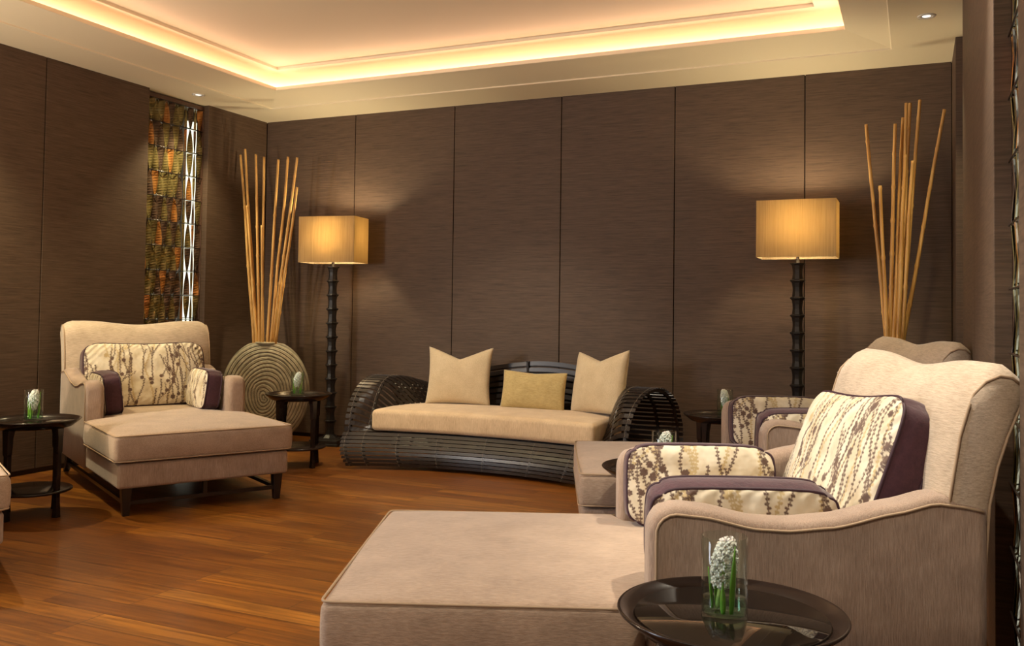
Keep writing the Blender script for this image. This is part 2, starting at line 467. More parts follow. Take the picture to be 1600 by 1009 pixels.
def screen(side, y0, y1, label, seed):
    rnd = random.Random(seed)
    s = -1 if side == 'left' else 1
    X = (0 if side == 'left' else W) + s * (.07 if side == 'left' else .056)
    t = empty('decorative_screen', (X, (y0 + y1) / 2, .05))
    tag(t, label, 'screen', None)
    L = y1 - y0 - .012; ncol = max(6, round(L / .0565)); dz = .2085; nr = 14
    for c in range(ncol):
        y = -L / 2 + (c + .5) * L / ncol; hw = L / ncol * .56
        Vv, Ff, fm = [], [], []
        for k in range(nr):
            z0 = k * dz; z1 = min(z0 + dz, 2.905)
            if z1 <= z0: break
            full, thin = (46, -38) if side == 'left' else (-8, 28)
            a0 = R(full if (c + k) % 2 else thin); a1 = R(thin if (c + k) % 2 else full)
            mi = 1 if (c * 3 + k * 5) % 7 == 0 else (2 if rnd.random() < .45 else 0)
            ns = 9; k0 = len(Vv)
            for i in range(ns + 1):
                f = i / ns; a = a0 + (a1 - a0) * f; w = hw * (.38 if (side == 'left' and c >= ncol - 4 and c % 2 == ncol % 2) else .90)
                for sg in (-1, 1):
                    dx, dy = math.sin(a), math.cos(a)
                    for th in (-.0012, .0012):
                        Vv.append((sg * w * dx * .8 + th * dy, y + sg * w * dy - th * dx, z0 + .004 + (z1 - z0 - .008) * f))
            for i in range(ns):
                b = k0 + i * 4
                for q in ((0, 2, 6, 4), (1, 5, 7, 3), (0, 4, 5, 1), (2, 3, 7, 6)): Ff.append(tuple(b + j for j in q)); fm.append(mi)
        o = link('shell_strip', Vv, Ff, None, t, False, mats=SHELL, fm=fm)
    for k in range(nr + 1):
        z = min(k * dz, 2.9)
        link('rod', *tube([(-.012 * s, -L / 2, z), (-.012 * s, L / 2, z)], .0035, n=6), M['dark'], t)
        link('rod', *tube([(.012 * s, -L / 2, z + .012), (.012 * s, L / 2, z + .012)], .003, n=6), M['dark'], t)
    return t
screen('left', RL0, RL1, 'tall screen of twisted strips with bronze and olive reflection tones in the left wall', 3)
screen('right', SR0, SR1, 'tall shell strip screen in the right wall nearest the camera, behind the front chaise', 5)
screen('right', RR0, RR1, 'narrow sliver of shell screen beside the right bamboo canes in the far corner', 8)

def downlight(x, y, label):
    t = empty('ceiling_downlight', (x, y, H)); tag(t, label, 'ceiling light', 'recessed downlights in the ceiling border')
    link('trim_ring', *lathe([(.030, -.001), (.036, -.006), (.050, -.005), (.053, 0.0), (.030, 0.0)], 32), M['white_ring'], t)
    link('reflector', *lathe([(.034, -.002), (.030, .012), (.020, .03), (.0001, .034)], 32), M['chrome'], t)
    link('lamp', *lathe([(.0001, -.004), (.020, -.0035), (.028, -.001), (.026, .006), (.0001, .01)], 24), M['lampglow'], t)
downlight(.205, -1.149, 'small round chrome downlight in the ceiling above the left shell screen')
downlight(5.82, -1.136, 'small round chrome downlight in the ceiling at the top right of the room')

# ------------------------------------------------------------------ chaise longue
def arm_top(y):
    pts = [(-1.66, .742), (-1.58, .758), (-1.517, .764), (-1.42, .738), (-1.263, .699), (-1.151, .688), (-1.07, .691), (-.941, .718), (-.87, .724), (-.83, .712), (-.80, .69)]
    for (a, za), (b, zb) in zip(pts, pts[1:]):
        if a <= y <= b:
            t = (y - a) / (b - a); t = t * t * (3 - 2 * t) * .4 + t * .6; return za + (zb - za) * t
    return pts[0][1] if y < pts[0][0] else pts[-1][1]
def back_dip(l):
    l = abs(l); return .014 * math.cos(math.pi * min(l / .36, 1)) * -1 - .006 - .028 * sstep(.46, .52, l)
def make_chaise():
    t = empty('chaise_longue')
    # rail
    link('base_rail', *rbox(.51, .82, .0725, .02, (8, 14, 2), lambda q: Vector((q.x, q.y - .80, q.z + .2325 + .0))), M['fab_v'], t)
    # seat cushion, T shaped
    def d(q):
        y = q.y - .765; x = q.x
        x *= 1 - .215 * (1 - sstep(-.83, -.79, y))
        bow = .012 * (1 - (q.x / .53) ** 2) * sstep(-.3, .03, y)
        z = q.z + .3875
        if q.z > 0:
            z += .022 * (1 - (q.x / .53) ** 4) * (1 - (q.y / .80) ** 6) * (q.z / .08)
        z += .004 * math.sin(x * 5 + 1) * sstep(.0, .06, q.z) * sstep(-.2, .0, y)
        side = 1 - abs(q.z) / .08
        return Vector((x + math.copysign(.006 * side, x) * (abs(q.x) > .5), y + bow * side, z))
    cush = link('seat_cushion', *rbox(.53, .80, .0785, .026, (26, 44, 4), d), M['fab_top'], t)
    for z in (.462, .318):
        pth = []
        def P(x, y): pth.append((x, y, z))
        for x in lin(-.50, .50, 20): P(x, .032 + (.004 if z < .4 else 0))
        for a in lin(90, 0, 5)[1:]: P(.502 + .026 * math.cos(R(a)), .006 + .026 * math.sin(R(a)))
        for y in lin(-.02, -.80, 20): P(.529, y)
        pth2 = [(-x, y, z) for x, y, z in pth[20:]][::-1]
        link('piping', *tube(pth2 + pth, .0036), M['piping'], cush)
    # arms
    for s in (-1, 1):
        ys = [-1.64] + lin(-1.62, -.84, 34) + [-.83, -.82, -.812, -.806, -.802, -.80]
        def sec(y, k):
            top = arm_top(y); e = max(0, (y + .83) / .03); e = 1 - math.sqrt(max(0, 1 - e * e)) if y > -.83 else 0
            ins = .03 * e; top = top - ins * .9
            x0, x1 = .408 + ins, .522 - ins * .6; z0 = .165
            r_ = .045 - ins * .5
            loop = [(x0, z0), (x0, (z0 + top) / 2), (x0, top - r_)]
            loop += [(x0 + r_ - r_ * math.cos(R(a)), top - r_ + r_ * math.sin(R(a))) for a in (20, 40, 60, 80)]
            r2 = .026
            loop += [(x1 - r2 + r2 * math.sin(R(a)), top - r2 + r2 * math.cos(R(a)) - .004) for a in (0, 25, 50, 75)]
            loop += [(x1, top - r2 - .01), (x1, (z0 + top) / 2), (x1, z0)]
            x, z = loop[k]; return Vector((s * x, y, z))
        V, F = grid(sec, ys, list(range(14)), cv=True)
        k0 = (len(ys) - 1) * 14; F.append(tuple(range(k0, k0 + 14))); F.append(tuple(range(14)))
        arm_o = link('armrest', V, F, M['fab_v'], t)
        pth = [(s * .523, y, arm_top(y) - .024) for y in lin(-1.635, -.87, 36)]
        pth += [(s * .523, -.87 + .05 * math.sin(R(a)), arm_top(-.87) - .074 + .05 * math.cos(R(a))) for a in (20, 40, 60, 80)]
        pth += [(s * .523, -.82, z) for z in lin(.62, .31, 8)]
        link('piping', *tube(pth, .0036), M['piping'], arm_o)
    # back
    prof = [(-1.50, .20), (-1.525, .50), (-1.545, .70), (-1.562, .82), (-1.578, .92), (-1.598, .99), (-1.62, 1.035), (-1.65, 1.068), (-1.685, 1.084),
            (-1.715, 1.08), (-1.738, 1.06), (-1.742, 1.03), (-1.728, .99), (-1.70, .92), (-1.675, .84), (-1.655, .74), (-1.645, .60), (-1.635, .45), (-1.62, .30), (-1.61, .165), (-1.50, .165)]
    ls = [-.518, -.516, -.510, -.50] + lin(-.485, .485, 30) + [.50, .510, .516, .518]
    cyp, czp = -1.61, .75
    def bs(l, k):
        y, z = prof[k]; e = max(0, (abs(l) - .50) / .018); e = 1 - math.sqrt(max(0, 1 - e * e)); sc = .018 * e
        if y > -1.60 + (z - .9) * -.05 or k < 6: y2 = y - sc
        else: y2 = y + sc
        if z > .7: z2 = z + back_dip(l) * (z - .7) / .38 - sc * (z > 1.0)
        else: z2 = z
        if k < 8: y2 += .03 * (1 - (l / .5) ** 4) * math.sin(math.pi * min(1, max(0, (z - .4) / .68))) if abs(l) < .5 else 0
        return Vector((l, y2, z2))
    V, F = grid(bs, ls, list(range(len(prof))), cv=True)
    n = len(prof); F.append(tuple(range(n))); k0 = (len(ls) - 1) * n; F.append(tuple(range(k0, k0 + n)))
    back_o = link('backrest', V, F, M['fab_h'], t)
    for s in (-1, 1):
        link('piping', *tube([bs(s * .511, k) + Vector((s * .003, .002, 0)) for k in range(2, 11)], .004), M['piping'], back_o)
        link('piping', *tube([bs(s * .511, k) + Vector((s * .003, -.001, 0)) for k in range(11, 19)], .004), M['piping'], back_o)
    # legs and stretchers
    def leg(x, y, lean, hw=.030):
        mm = MB(); a, b = hw, hw * .62
        mm.add([(x - a, y - a, .168), (x + a, y - a, .168), (x + a, y + a, .168), (x - a, y + a, .168),
                (x - b, y - b + lean, 0), (x + b, y - b + lean, 0), (x + b, y + b + lean, 0), (x - b, y + b + lean, 0)],
               [(0, 1, 2, 3), (7, 6, 5, 4), (0, 4, 5, 1), (1, 5, 6, 2), (2, 6, 7, 3), (3, 7, 4, 0)])
        bevel(mm.out('leg', M['dark'], t), .003)
    for s in (-1, 1):
        leg(s * .452, -.028, 0); leg(s * .452, -1.57, -.17)
        link('stretcher', *MB_box(s * .452 - .012, s * .452 + .012, -1.66, -.04, .062, .084), M['dark'], t, False)
    link('stretcher', *MB_box(-.44, .44, -.04, -.016, .062, .084), M['dark'], t, False)
    link('stretcher', *MB_box(-.012, .012, -.04, -.016, .084, .165), M['dark'], t, False)
    return t
def MB_box(*a):
    m = MB().box(*a); return m.v, m.f
chaise = make_chaise()
PA, PN, PM, PD = (1.854, -2.754, -29.6), (4.203, -4.594, 201.935), (4.186, -2.57, 201.3), None
dc = Vector((2.15, -4.288)); dfw = Vector((math.cos(R(-30)), math.sin(R(-30)))); ds = Vector((-dfw.y, dfw.x))
q = dc - dfw * .03 - ds * .524; PD = (q.x, q.y, -30)
def place_chaise(o, p): o.location = (p[0], p[1], 0); o.rotation_euler = (0, 0, R(p[2] - 90)); return o
G = 'upholstered chaise longues'
place_chaise(chaise, PA); tag(chaise, 'beige chaise longue at left, facing the room in front of the shell screen wall', 'chaise longue', G)
for p, lb in ((PN, 'large beige chaise longue in the foreground, seen from its side at right'),
              (PM, 'beige chaise longue behind the foreground one, its back towards the right bamboo'),
              (PD, 'beige chaise longue cut off by the left edge of the picture, only its corner showing')):
    tag(place_chaise(copy_tree(chaise), p), lb, 'chaise longue', G)
def chaise_mat(p): return Matrix.Translation((p[0], p[1], 0)) @ Matrix.Rotation(R(p[2] - 90), 4, 'Z')

# ------------------------------------------------------------------ printed cushions
def raster(wm, hm, seed, res=.0016):
    nx, ny = int(wm / res), int(hm / res); rnd = random.Random(seed)
    A = np.zeros((ny, nx), np.float32); B = np.zeros((ny, nx), np.float32)
    def disc(T, x, y, r):
        cx_, cy_, rr = x / res, y / res, r / res
        x0, x1 = max(0, int(cx_ - rr - 2)), min(nx, int(cx_ + rr + 3)); y0, y1 = max(0, int(cy_ - rr - 2)), min(ny, int(cy_ + rr + 3))
        if x0 >= x1 or y0 >= y1: return
        yy, xx = np.mgrid[y0:y1, x0:x1]
        v = np.clip(rr + .5 - np.hypot(xx - cx_, yy - cy_), 0, 1)
        T[y0:y1, x0:x1] = np.maximum(T[y0:y1, x0:x1], v)
    def flower(T, x, y, r):
        ph = rnd.random() * 6
        for k in range(6):
            a = ph + k * math.pi / 3; disc(T, x + math.cos(a) * r * .62, y + math.sin(a) * r * .62, r * .36)
        disc(T, x, y, r * .42)
    def branch(T, x, y, a, n, w, depth):
        side = 1
        for i in range(n):
            a += rnd.uniform(-.09, .09); a += (0 - a) * .02
            x += math.sin(a) * .003; y += math.cos(a) * .003
            disc(T, x, y, w)
            if i % 4 == 2:
                side = -side
                disc(T, x + math.cos(a) * side * w * 2.2, y - math.sin(a) * side * w * 2.2, w * 1.75)
                disc(T, x - math.cos(a) * side * w * 1.2, y + math.sin(a) * side * w * 1.2, w * 1.3)
            if depth > 0 and i > 8 and rnd.random() < .014:
                branch(T, x, y, a + rnd.choice((-1, 1)) * rnd.uniform(.35, .7), int(n * .55), w * .9, depth - 1)
            if rnd.random() < .010: flower(T, x + rnd.uniform(-.02, .02), y + rnd.uniform(-.01, .01), rnd.uniform(.010, .016))
            if y > hm + .05: break
    k = 0; x = -.02
    while x < wm + .05:
        branch(B, x + rnd.uniform(0, .03), rnd.uniform(-.05, hm * .4), rnd.uniform(-.3, .3), 130, .0023, 1)
        x += .11
    x = .0
    while x < wm + .02:
        y0 = rnd.uniform(-.12, .02) if k % 2 else rnd.uniform(-.05, hm * .45)
        branch(A, x, y0, rnd.uniform(-.35, .35), rnd.randint(70, 190), .0021, 2)
        flower(A, x + rnd.uniform(-.02, .02), y0 + .01, rnd.uniform(.012, .019))
        x += rnd.uniform(.028, .046) if wm > .6 else rnd.uniform(.045, .070); k += 1
    return A, B, res

def make_box_cushion(name, w, h, t, puff, seed, sag=0., grids=(150, 90)):
    root = empty(name)
    A, B, res = raster(w * 1.1, h * 1.1, seed)
    nu, nv = grids
    def outline(u, v):
        x = w / 2 * u * (1 - .13 * (abs(u * v)) ** 7) * (1 - .018 * (v * v)); z = h / 2 * v * (1 - .13 * (abs(u * v)) ** 7) * (1 - .03 * (u * u))
        z += h / 2 - sag * max(0, v) * (1 - u * u)
        return x, z
    us, vs_ = lin(-1, 1, nu), lin(-1, 1, nv)
    for side in (1, -1):
        def fn(u, v):
            x, z = outline(u, v)
            p = ((1 - abs(u) ** 3) * (1 - abs(v) ** 3)) ** .55
            wr = mnoise.noise(Vector((x * 14, z * 14, seed + side))) * .006 * p
            edge = (1 - p) ** 3
            wr += .0022 * math.sin((x + z) * 130 + 3 * mnoise.noise(Vector((x * 9, z * 9, seed)))) * (p * edge * 8)
            return Vector((x, side * (t / 2 + puff * p + wr), z))
        V, F = grid(fn, us, vs_)
        o = link('front_panel' if side > 0 else 'back_panel', V, F, M['print'], root)
        at = o.data.color_attributes.new('print', 'FLOAT_COLOR', 'POINT')
        co = np.empty(len(V) * 3, np.float32); o.data.vertices.foreach_get('co', co); co = co.reshape(-1, 3)
        px = np.clip(((co[:, 0] * side + w * .55) / res).astype(int), 0, A.shape[1] - 1); py = np.clip((co[:, 2] / res).astype(int) + 4, 0, A.shape[0] - 1)
        col = np.zeros((len(V), 4), np.float32); col[:, 0] = A[py, px]; col[:, 1] = B[py, px]; col[:, 3] = 1
        at.data.foreach_set('color', col.ravel())
    per = [(u, -1) for u in lin(-1, 1, 40)] + [(1, v) for v in lin(-1, 1, 26)[1:]] + [(u, 1) for u in lin(1, -1, 40)[1:]] + [(-1, v) for v in lin(1, -1, 26)[1:-1]]
    def gf(i, f):
        u, v = per[i]; x, z = outline(u, v); k = .008 * (1 - f * f)
        return Vector((x + u * k * (abs(u) == 1), f * t / 2, z + v * k * (abs(v) == 1)))
    V, F = grid(gf, list(range(len(per))), lin(-1, 1, 7), cu=True)
    link('side_band', V, F, M['plum'], root)
    for side in (1, -1):
        link('piping', *tube([gf(i, side) for i in range(len(per))], .0052, True, 6), M['plum_cord'], root)
    return root
def put(o, mat): o.matrix_world = mat; return o
def T(x, y, z): return Matrix.Translation((x, y, z))
def RX(a): return Matrix.Rotation(R(a), 4, 'X')
def RY(a): return Matrix.Rotation(R(a), 4, 'Y')
def RZ(a): return Matrix.Rotation(R(a), 4, 'Z')

big = make_box_cushion('back_cushion', .84, .48, .10, .042, 11, .03, (300, 170))
side = make_box_cushion('arm_cushion', .50, .275, .10, .030, 23, .0, (240, 132))
GB, GS = 'printed back cushions with plum bands', 'small printed arm cushions with plum bands'
SB = 'branch printed cushion with plum edge'
def big_at(o, p, label, dx=0, dy=0, lean=15, rz=0, roll=0, sx=1, sz=1):
    put(o, chaise_mat(p) @ T(dx, -1.385 + dy, .478) @ RZ(rz) @ RX(lean) @ RY(-roll) @ Matrix.Diagonal((sx, 1, sz, 1))); tag(o, label, 'cushion', GB)
def side_at(o, p, s, label, dy=0, rz=0, lean=-7, lat=.315, dz=0, sx=1):
    put(o, chaise_mat(p) @ T(s * lat, -1.07 + dy, .478 + dz) @ RZ(90 * (1 if s < 0 else -1) + rz) @ RX(lean) @ Matrix.Diagonal((sx, 1, 1, 1))); tag(o, label, 'cushion', GS)
big_at(big, PA, 'wide cream cushion with brown branch print leaning on the back of the left chaise')
side_at(side, PA, 1, 'small branch print cushion with plum band on the left arm side of the left chaise', -.045, sx=.82)
big_at(copy_tree(big), PN, dx=-.02, dy=.012, lean=21, roll=-4, sx=.93, sz=1.10, label='large branch print cushion with broad plum band on the foreground chaise')
big_at(copy_tree(big), PM, 'branch print back cushion partly hidden behind the back of the foreground chaise')
side_at(copy_tree(side), PA, -1, 'small branch print cushion with plum band by the right arm of the left chaise', -.045, sx=.82)
side_at(copy_tree(side), PN, -1, 'branch print cushion with plum top just inside the near arm of the foreground chaise')
side_at(copy_tree(side), PN, 1, 'branch print cushion standing against the far arm of the foreground chaise')
side_at(copy_tree(side), PM, -1, 'mostly hidden branch print cushion behind the near arm of the second chaise')
side_at(copy_tree(side), PM, 1, 'branch print cushion against the far arm of the second chaise, left of the right lamp')

# ------------------------------------------------------------------ side tables
def make_table():
    t = empty('side_table')
    link('tray', *lathe([(.0001, .505), (.19, .503), (.205, .508), (.250, .544), (.2525, .549), (.250, .552), (.245, .551), (.218, .537), (.214, .533), (.0001, .533)], 72), M['tray'], t)
    link('glass_insert', *lathe([(.0001, .533), (.2135, .533), (.2135, .5365), (.212, .538), (.0001, .538)], 72), M['topglass'], t)
    for k in range(4):
        a = R(45 + 90 * k); c, s = math.cos(a), math.sin(a)
        def q(r_, w, z): return [(c * (r_ + i * w) - s * j * w, s * (r_ + i * w) + c * j * w, z) for i, j in ((-1, -1), (1, -1), (1, 1), (-1, 1))]
        V = []; lv = [(0, .017, .178), (.03, .0155, .178), (.10, .013, .178), (.36, .014, .178), (.37, .0175, .178), (.45, .019, .178), (.506, .024, .172)]
        for z, w, r_ in lv: V += q(r_, w, z)
        F = [(3, 2, 1, 0)] + [(i * 4 + j, i * 4 + (j + 1) % 4, (i + 1) * 4 + (j + 1) % 4, (i + 1) * 4 + j) for i in range(len(lv) - 1) for j in range(4)] + [tuple(range(len(lv) * 4 - 4, len(lv) * 4))]
        bevel(link('leg', V, F, M['tray'], t, False), .003)
    link('lower_shelf', *lathe([(.0001, .138), (.208, .138), (.214, .142), (.214, .150), (.208, .154), (.0001, .154)], 64), M['tray'], t)
    return t
TB = [((5.381, -4.966), 10, 'black round tray table in the foreground beside the large chaise'),
      ((1.12, -3.36), 52, 'black round tray table at the far left in front of the left chaise'),
      ((1.43, -1.31), 30, 'black round tray table in front of the spiral vase, left of the sofa'),
      ((4.605, -1.03), 20, 'black round tray table between the sofa and the second chaise'),
      ((4.76, -3.20), 0, 'black tray table mostly hidden behind the foreground chaise, only its rim showing')]
tb = make_table()
for i, (c, rz, lb) in enumerate(TB):
    o = tb if i == 0 else copy_tree(tb)
    o.location = (c[0], c[1], 0); o.rotation_euler = (0, 0, R(rz)); tag(o, lb, 'table', 'round tray side tables')

# ------------------------------------------------------------------ glasses with hyacinths
def make_glass():
    t = empty('glass_vase'); r, h = .0505, .178
    link('cylinder_wall', *lathe([(.0001, 0), (r - .002, 0), (r, .002), (r, h - .001), (r - .001, h), (r - .0024, h - .001), (r - .0026, .011), (r - .006, .0085), (.0001, .008)], 64), M['glass'], t)
    link('water', *lathe([(.0001, .0083), (r - .0062, .0088), (r - .0029, .0115), (r - .0029, .042), (.0001, .0415)], 48), M['water'], t)
    return t
def make_hyacinth(seed, yaw):
    rnd = random.Random(seed); t = empty('hyacinth')
    base_ = Vector((-.018, -.012, .012)); tip = Vector((.006, .004, .155))
    ax = (tip - base_)
    link('stalk', *tube([base_ + ax * f + Vector((.006 * math.sin(f * 3), 0, 0)) for f in lin(0, .75, 12)], .0062, n=10), M['stalk'], t)
    V, F = [], []
    def petal(o, d, up, L, w):
        s_ = d.cross(up).normalized(); k = len(V)
        for i, (f, ww, cu) in enumerate(((0, .5, 0), (.35, .9, .05), (.7, 1, .30), (1, .35, .75))):
            p = o + d * (L * f * (1 - cu * .3)) + up * (L * (.25 * math.sin(f * 2.2) - cu * .55))
            for sg in (-1, 1): V.append(p + s_ * (sg * w * ww))
        for i in range(3): F.append((k + 2 * i, k + 2 * i + 1, k + 2 * i + 3, k + 2 * i + 2))
    for n in range(62):
        f = n / 62; zz = .060 + .098 * f; a = n * 2.4
        c = base_ + ax * ((zz) / ax.z) * 1.0; c.z = .012 + zz * .95
        rad = .023 * math.sin(math.pi * (.12 + .80 * f)) ** .6
        out_ = Vector((math.cos(a), math.sin(a), .25 - .5 * (1 - f) + .5 * f)).normalized()
        o_ = c + out_ * rad
        V2, F2 = tube([c + out_ * rad * .3, o_], .0028, n=5); k = len(V); V.extend(V2); F.extend(tuple(i + k for i in q_) for q_ in F2)
        e1 = out_.orthogonal().normalized(); e2 = out_.cross(e1)
        ph = rnd.random() * 6
        for k_ in range(6):
            b = ph + k_ * math.pi / 3; d = (e1 * math.cos(b) + e2 * math.sin(b)) * .85 + out_ * .55
            petal(o_, d.normalized(), out_, rnd.uniform(.012, .017), .0029)
    lim = .0435
    for v in V:
        rr = math.hypot(v[0], v[1])
        if rr > lim: v[0] *= lim / rr; v[1] *= lim / rr
    o = link('florets', V, F, M['petal'], t); sm = o.modifiers.new('thickness', 'SOLIDIFY'); sm.thickness = .0008
    for (ang, h, lean, w) in ((20, .150, .004, .0075), (200, .115, -.004, .007), (235, .09, .002, .006), (340, .07, 0, .006)):
        a = R(ang); c = Vector((math.cos(a), math.sin(a), 0)); s_ = Vector((-c.y, c.x, 0))
        def lf(f, u): 
            p = c * (.030 + .008 * f + lean * f) + Vector((0, 0, .012 + h * f))
            wd = w * math.sin(math.pi * (.18 + .82 * f) ** .9) + .0005
            return p + s_ * u * wd + c * (-.003 * u * u)
        V2, F2 = grid(lf, lin(0, 1, 14), [-1, -.5, 0, .5, 1])
        o = link('leaf', V2, F2, M['leaf'], t); sm = o.modifiers.new('thickness', 'SOLIDIFY'); sm.thickness = .0014
    t.rotation_euler = (0, 0, R(yaw)); return t
gl = make_glass(); hy = make_hyacinth(4, -60)
GV = [((5.369, -4.980), 0, 'in the foreground on the black tray table', -65),
      ((1.115, -3.36), 0, 'on the far left table in front of the left chaise', 60),
      ((1.43, -1.33), 0, 'on the table before the spiral vase', 15),
      ((4.63, -1.08), 0, 'on the table between the sofa and the second chaise', 120),
      ((4.80, -3.30), 0, 'behind the foreground arm cushion, only its top showing', -40)]
for i, (c, z, where, rz) in enumerate(GV):
    g = gl if i == 0 else copy_tree(gl); y = hy if i == 0 else copy_tree(hy)
    g.location = (c[0], c[1], .5385); y.location = (c[0], c[1], .5395); y.rotation_euler = (0, 0, R(rz))
    tag(g, 'clear glass cylinder ' + where, 'vase', 'glass cylinder vases')
    tag(y, 'white hyacinth in glass ' + where, 'flower', 'white hyacinths in glasses')

# ------------------------------------------------------------------ floor lamps
def make_lamp():
    t = empty('floor_lamp')
    m = MB(); a, b = .145, .135
    m.box(-a, a, -a, a, 0, .022); m.box(-b, b, -b, b, .022, .05); bevel(m.out('base', M['stem'], t), .004)
    prof = [(.11, .05), (.075, .062), (.05, .085)]
    z = .085; n = 12; dz = (1.575 - z) / n
    for k in range(n):
        z0 = z + k * dz
        prof += [(.040, z0 + .006), (.035, z0 + dz * .35), (.036, z0 + dz * .6), (.042, z0 + dz * .86), (.055, z0 + dz - .006), (.055, z0 + dz)]
    prof += [(.012, 1.577)]
    link('stem', *lathe(prof, 8, R(22.5)), M['stem'], t, False)
    link('socket', *tube([(0, 0, 1.575), (0, 0, 1.68)], .012, n=16), M['chrome'], t)
    V, F = lathe([(.0001, 1.68), (.014, 1.685), (.018, 1.70), (.030, 1.74), (.033, 1.765), (.026, 1.79), (.0001, 1.80)], 24)
    link('bulb', V, F, M['bulb'], t)
    hx, hy_, z0, z1, th = .27, .145, 1.61, 2.015, .0025
    m = MB()
    def wallp(x0, x1, y0, y1): m.box(x0, x1, y0, y1, z0, z1)
    wallp(-hx, hx, -hy_, -hy_ + th); wallp(-hx, hx, hy_ - th, hy_); wallp(-hx, -hx + th, -hy_ + th, hy_ - th); wallp(hx - th, hx, -hy_ + th, hy_ - th)
    sh = m.out('shade', M['shade'], t)
    m = MB()
    for zz in (z0 + .001, z1 - .003):
        m.box(-hx + .003, hx - .003, -.003, .003, zz, zz + .004)
    m.out('shade_carrier', M['chrome'], t)
    return t
lamp = make_lamp()
lamp.location = (1.005, -.29, 0); lamp.rotation_euler = (0, 0, R(8)); tag(lamp, 'floor lamp with black ribbed stem and rectangular silk shade left of the sofa', 'floor lamp', 'floor lamps with rectangular shades')
l2 = copy_tree(lamp); l2.location = (4.99, -.29, 0); l2.rotation_euler = (0, 0, 0)
tag(l2, 'floor lamp with black ribbed stem and rectangular silk shade right of the sofa', 'floor lamp', 'floor lamps with rectangular shades')
for x in (1.005, 4.99): point('lamp_bulb_light', (x, -.29, 1.86), 24, (1.0, .80, .50), .06)

# ------------------------------------------------------------------ disc vases with bamboo
def make_disc_vase():
    t = empty('spiral_disc_vase')
    rx, rz, zc_ = .385, .465, .455
    nr, na = 150, 220
    V, F, G_ = [], [], []
    for side_ in (1, -1):
        k0 = len(V)
        for i in range(nr):
            f = i / (nr - 1); rr = math.sin(f * math.pi / 2) if True else f
            for j in range(na):
                a = 2 * math.pi * j / na
                dep = .115 * math.sqrt(max(0, 1 - rr ** 2.6))
                cz = -.055 * (1 - rr)
                x = rx * rr * math.cos(a); z = zc_ + cz + rz * rr * math.sin(a)
                wob = .25 * math.sin(2 * a + rr * 5) + .15 * math.sin(3 * a - rr * 9)
                ph = rr * 15 + a / (2 * math.pi) + wob
                s_ = abs(math.sin(math.pi * ph)); s2 = abs(math.sin(math.pi * (ph * 2.3)))
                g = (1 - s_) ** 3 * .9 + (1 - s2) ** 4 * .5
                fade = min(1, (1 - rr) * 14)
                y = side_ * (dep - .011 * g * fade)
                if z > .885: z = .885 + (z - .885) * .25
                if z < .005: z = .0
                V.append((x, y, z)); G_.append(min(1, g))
        for i in range(nr - 1):
            for j in range(na):
                a_, b_ = k0 + i * na + j, k0 + i * na + (j + 1) % na; c_, d_ = b_ + na, a_ + na
                F.append((a_, b_, c_, d_) if side_ < 0 else (d_, c_, b_, a_))
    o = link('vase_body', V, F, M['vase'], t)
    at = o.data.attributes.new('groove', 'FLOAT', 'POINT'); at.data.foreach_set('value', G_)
    V, F = lathe([(.078, .875), (.090, .878), (.098, .886), (.098, .894), (.092, .898), (.086, .894), (.082, .884)], 48)
    V = [(x, y * .75, z) for x, y, z in V]
    link('neck_rim', V, F, M['vase'], t)
    return t
dv = make_disc_vase()
VA, VB = (.47, -.52), (5.60, -.50)
dv.location = (VA[0], VA[1], 0); dv.rotation_euler = (0, 0, R(32)); tag(dv, 'round grey green disc vase with spiral relief in the left corner', 'vase', 'spiral disc vases')
d2 = copy_tree(dv); d2.location = (VB[0], VB[1], 0); d2.rotation_euler = (0, 0, R(-25)); tag(d2, 'spiral disc vase hidden behind the second chaise, holding the right bamboo', 'vase', 'spiral disc vases')

def cane(p0, p1, r, label, group, rnd):
    d = p1 - p0; L = d.length; n = int(L / .02); segl = rnd.uniform(.22, .30); off = rnd.random() * segl
    bend = Vector((rnd.uniform(-1, 1), rnd.uniform(-1, 1), 0)) * .008
    pts, rs = [], []
    for i in range(n + 1):
        f = i / n; s_ = f * L + off; ph = (s_ % segl) / segl
        node = math.exp(-((min(ph, 1 - ph) * segl) / .006) ** 2)
        kink = bend * math.sin(f * 9) * .6
        pts.append(p0 + d * f + bend * math.sin(math.pi * f) + kink * math.sin(math.pi * f)); rs.append(r * (1.12 - .35 * f) * (1 + .30 * node))
    V, F = tube(pts, r, n=10, rf=lambda f: rs[int(round(f * n))])
    o = link('bamboo_cane', V, F, M['bamboo']); tag(o, label, 'bamboo cane', group); return o
rnd = random.Random(5)
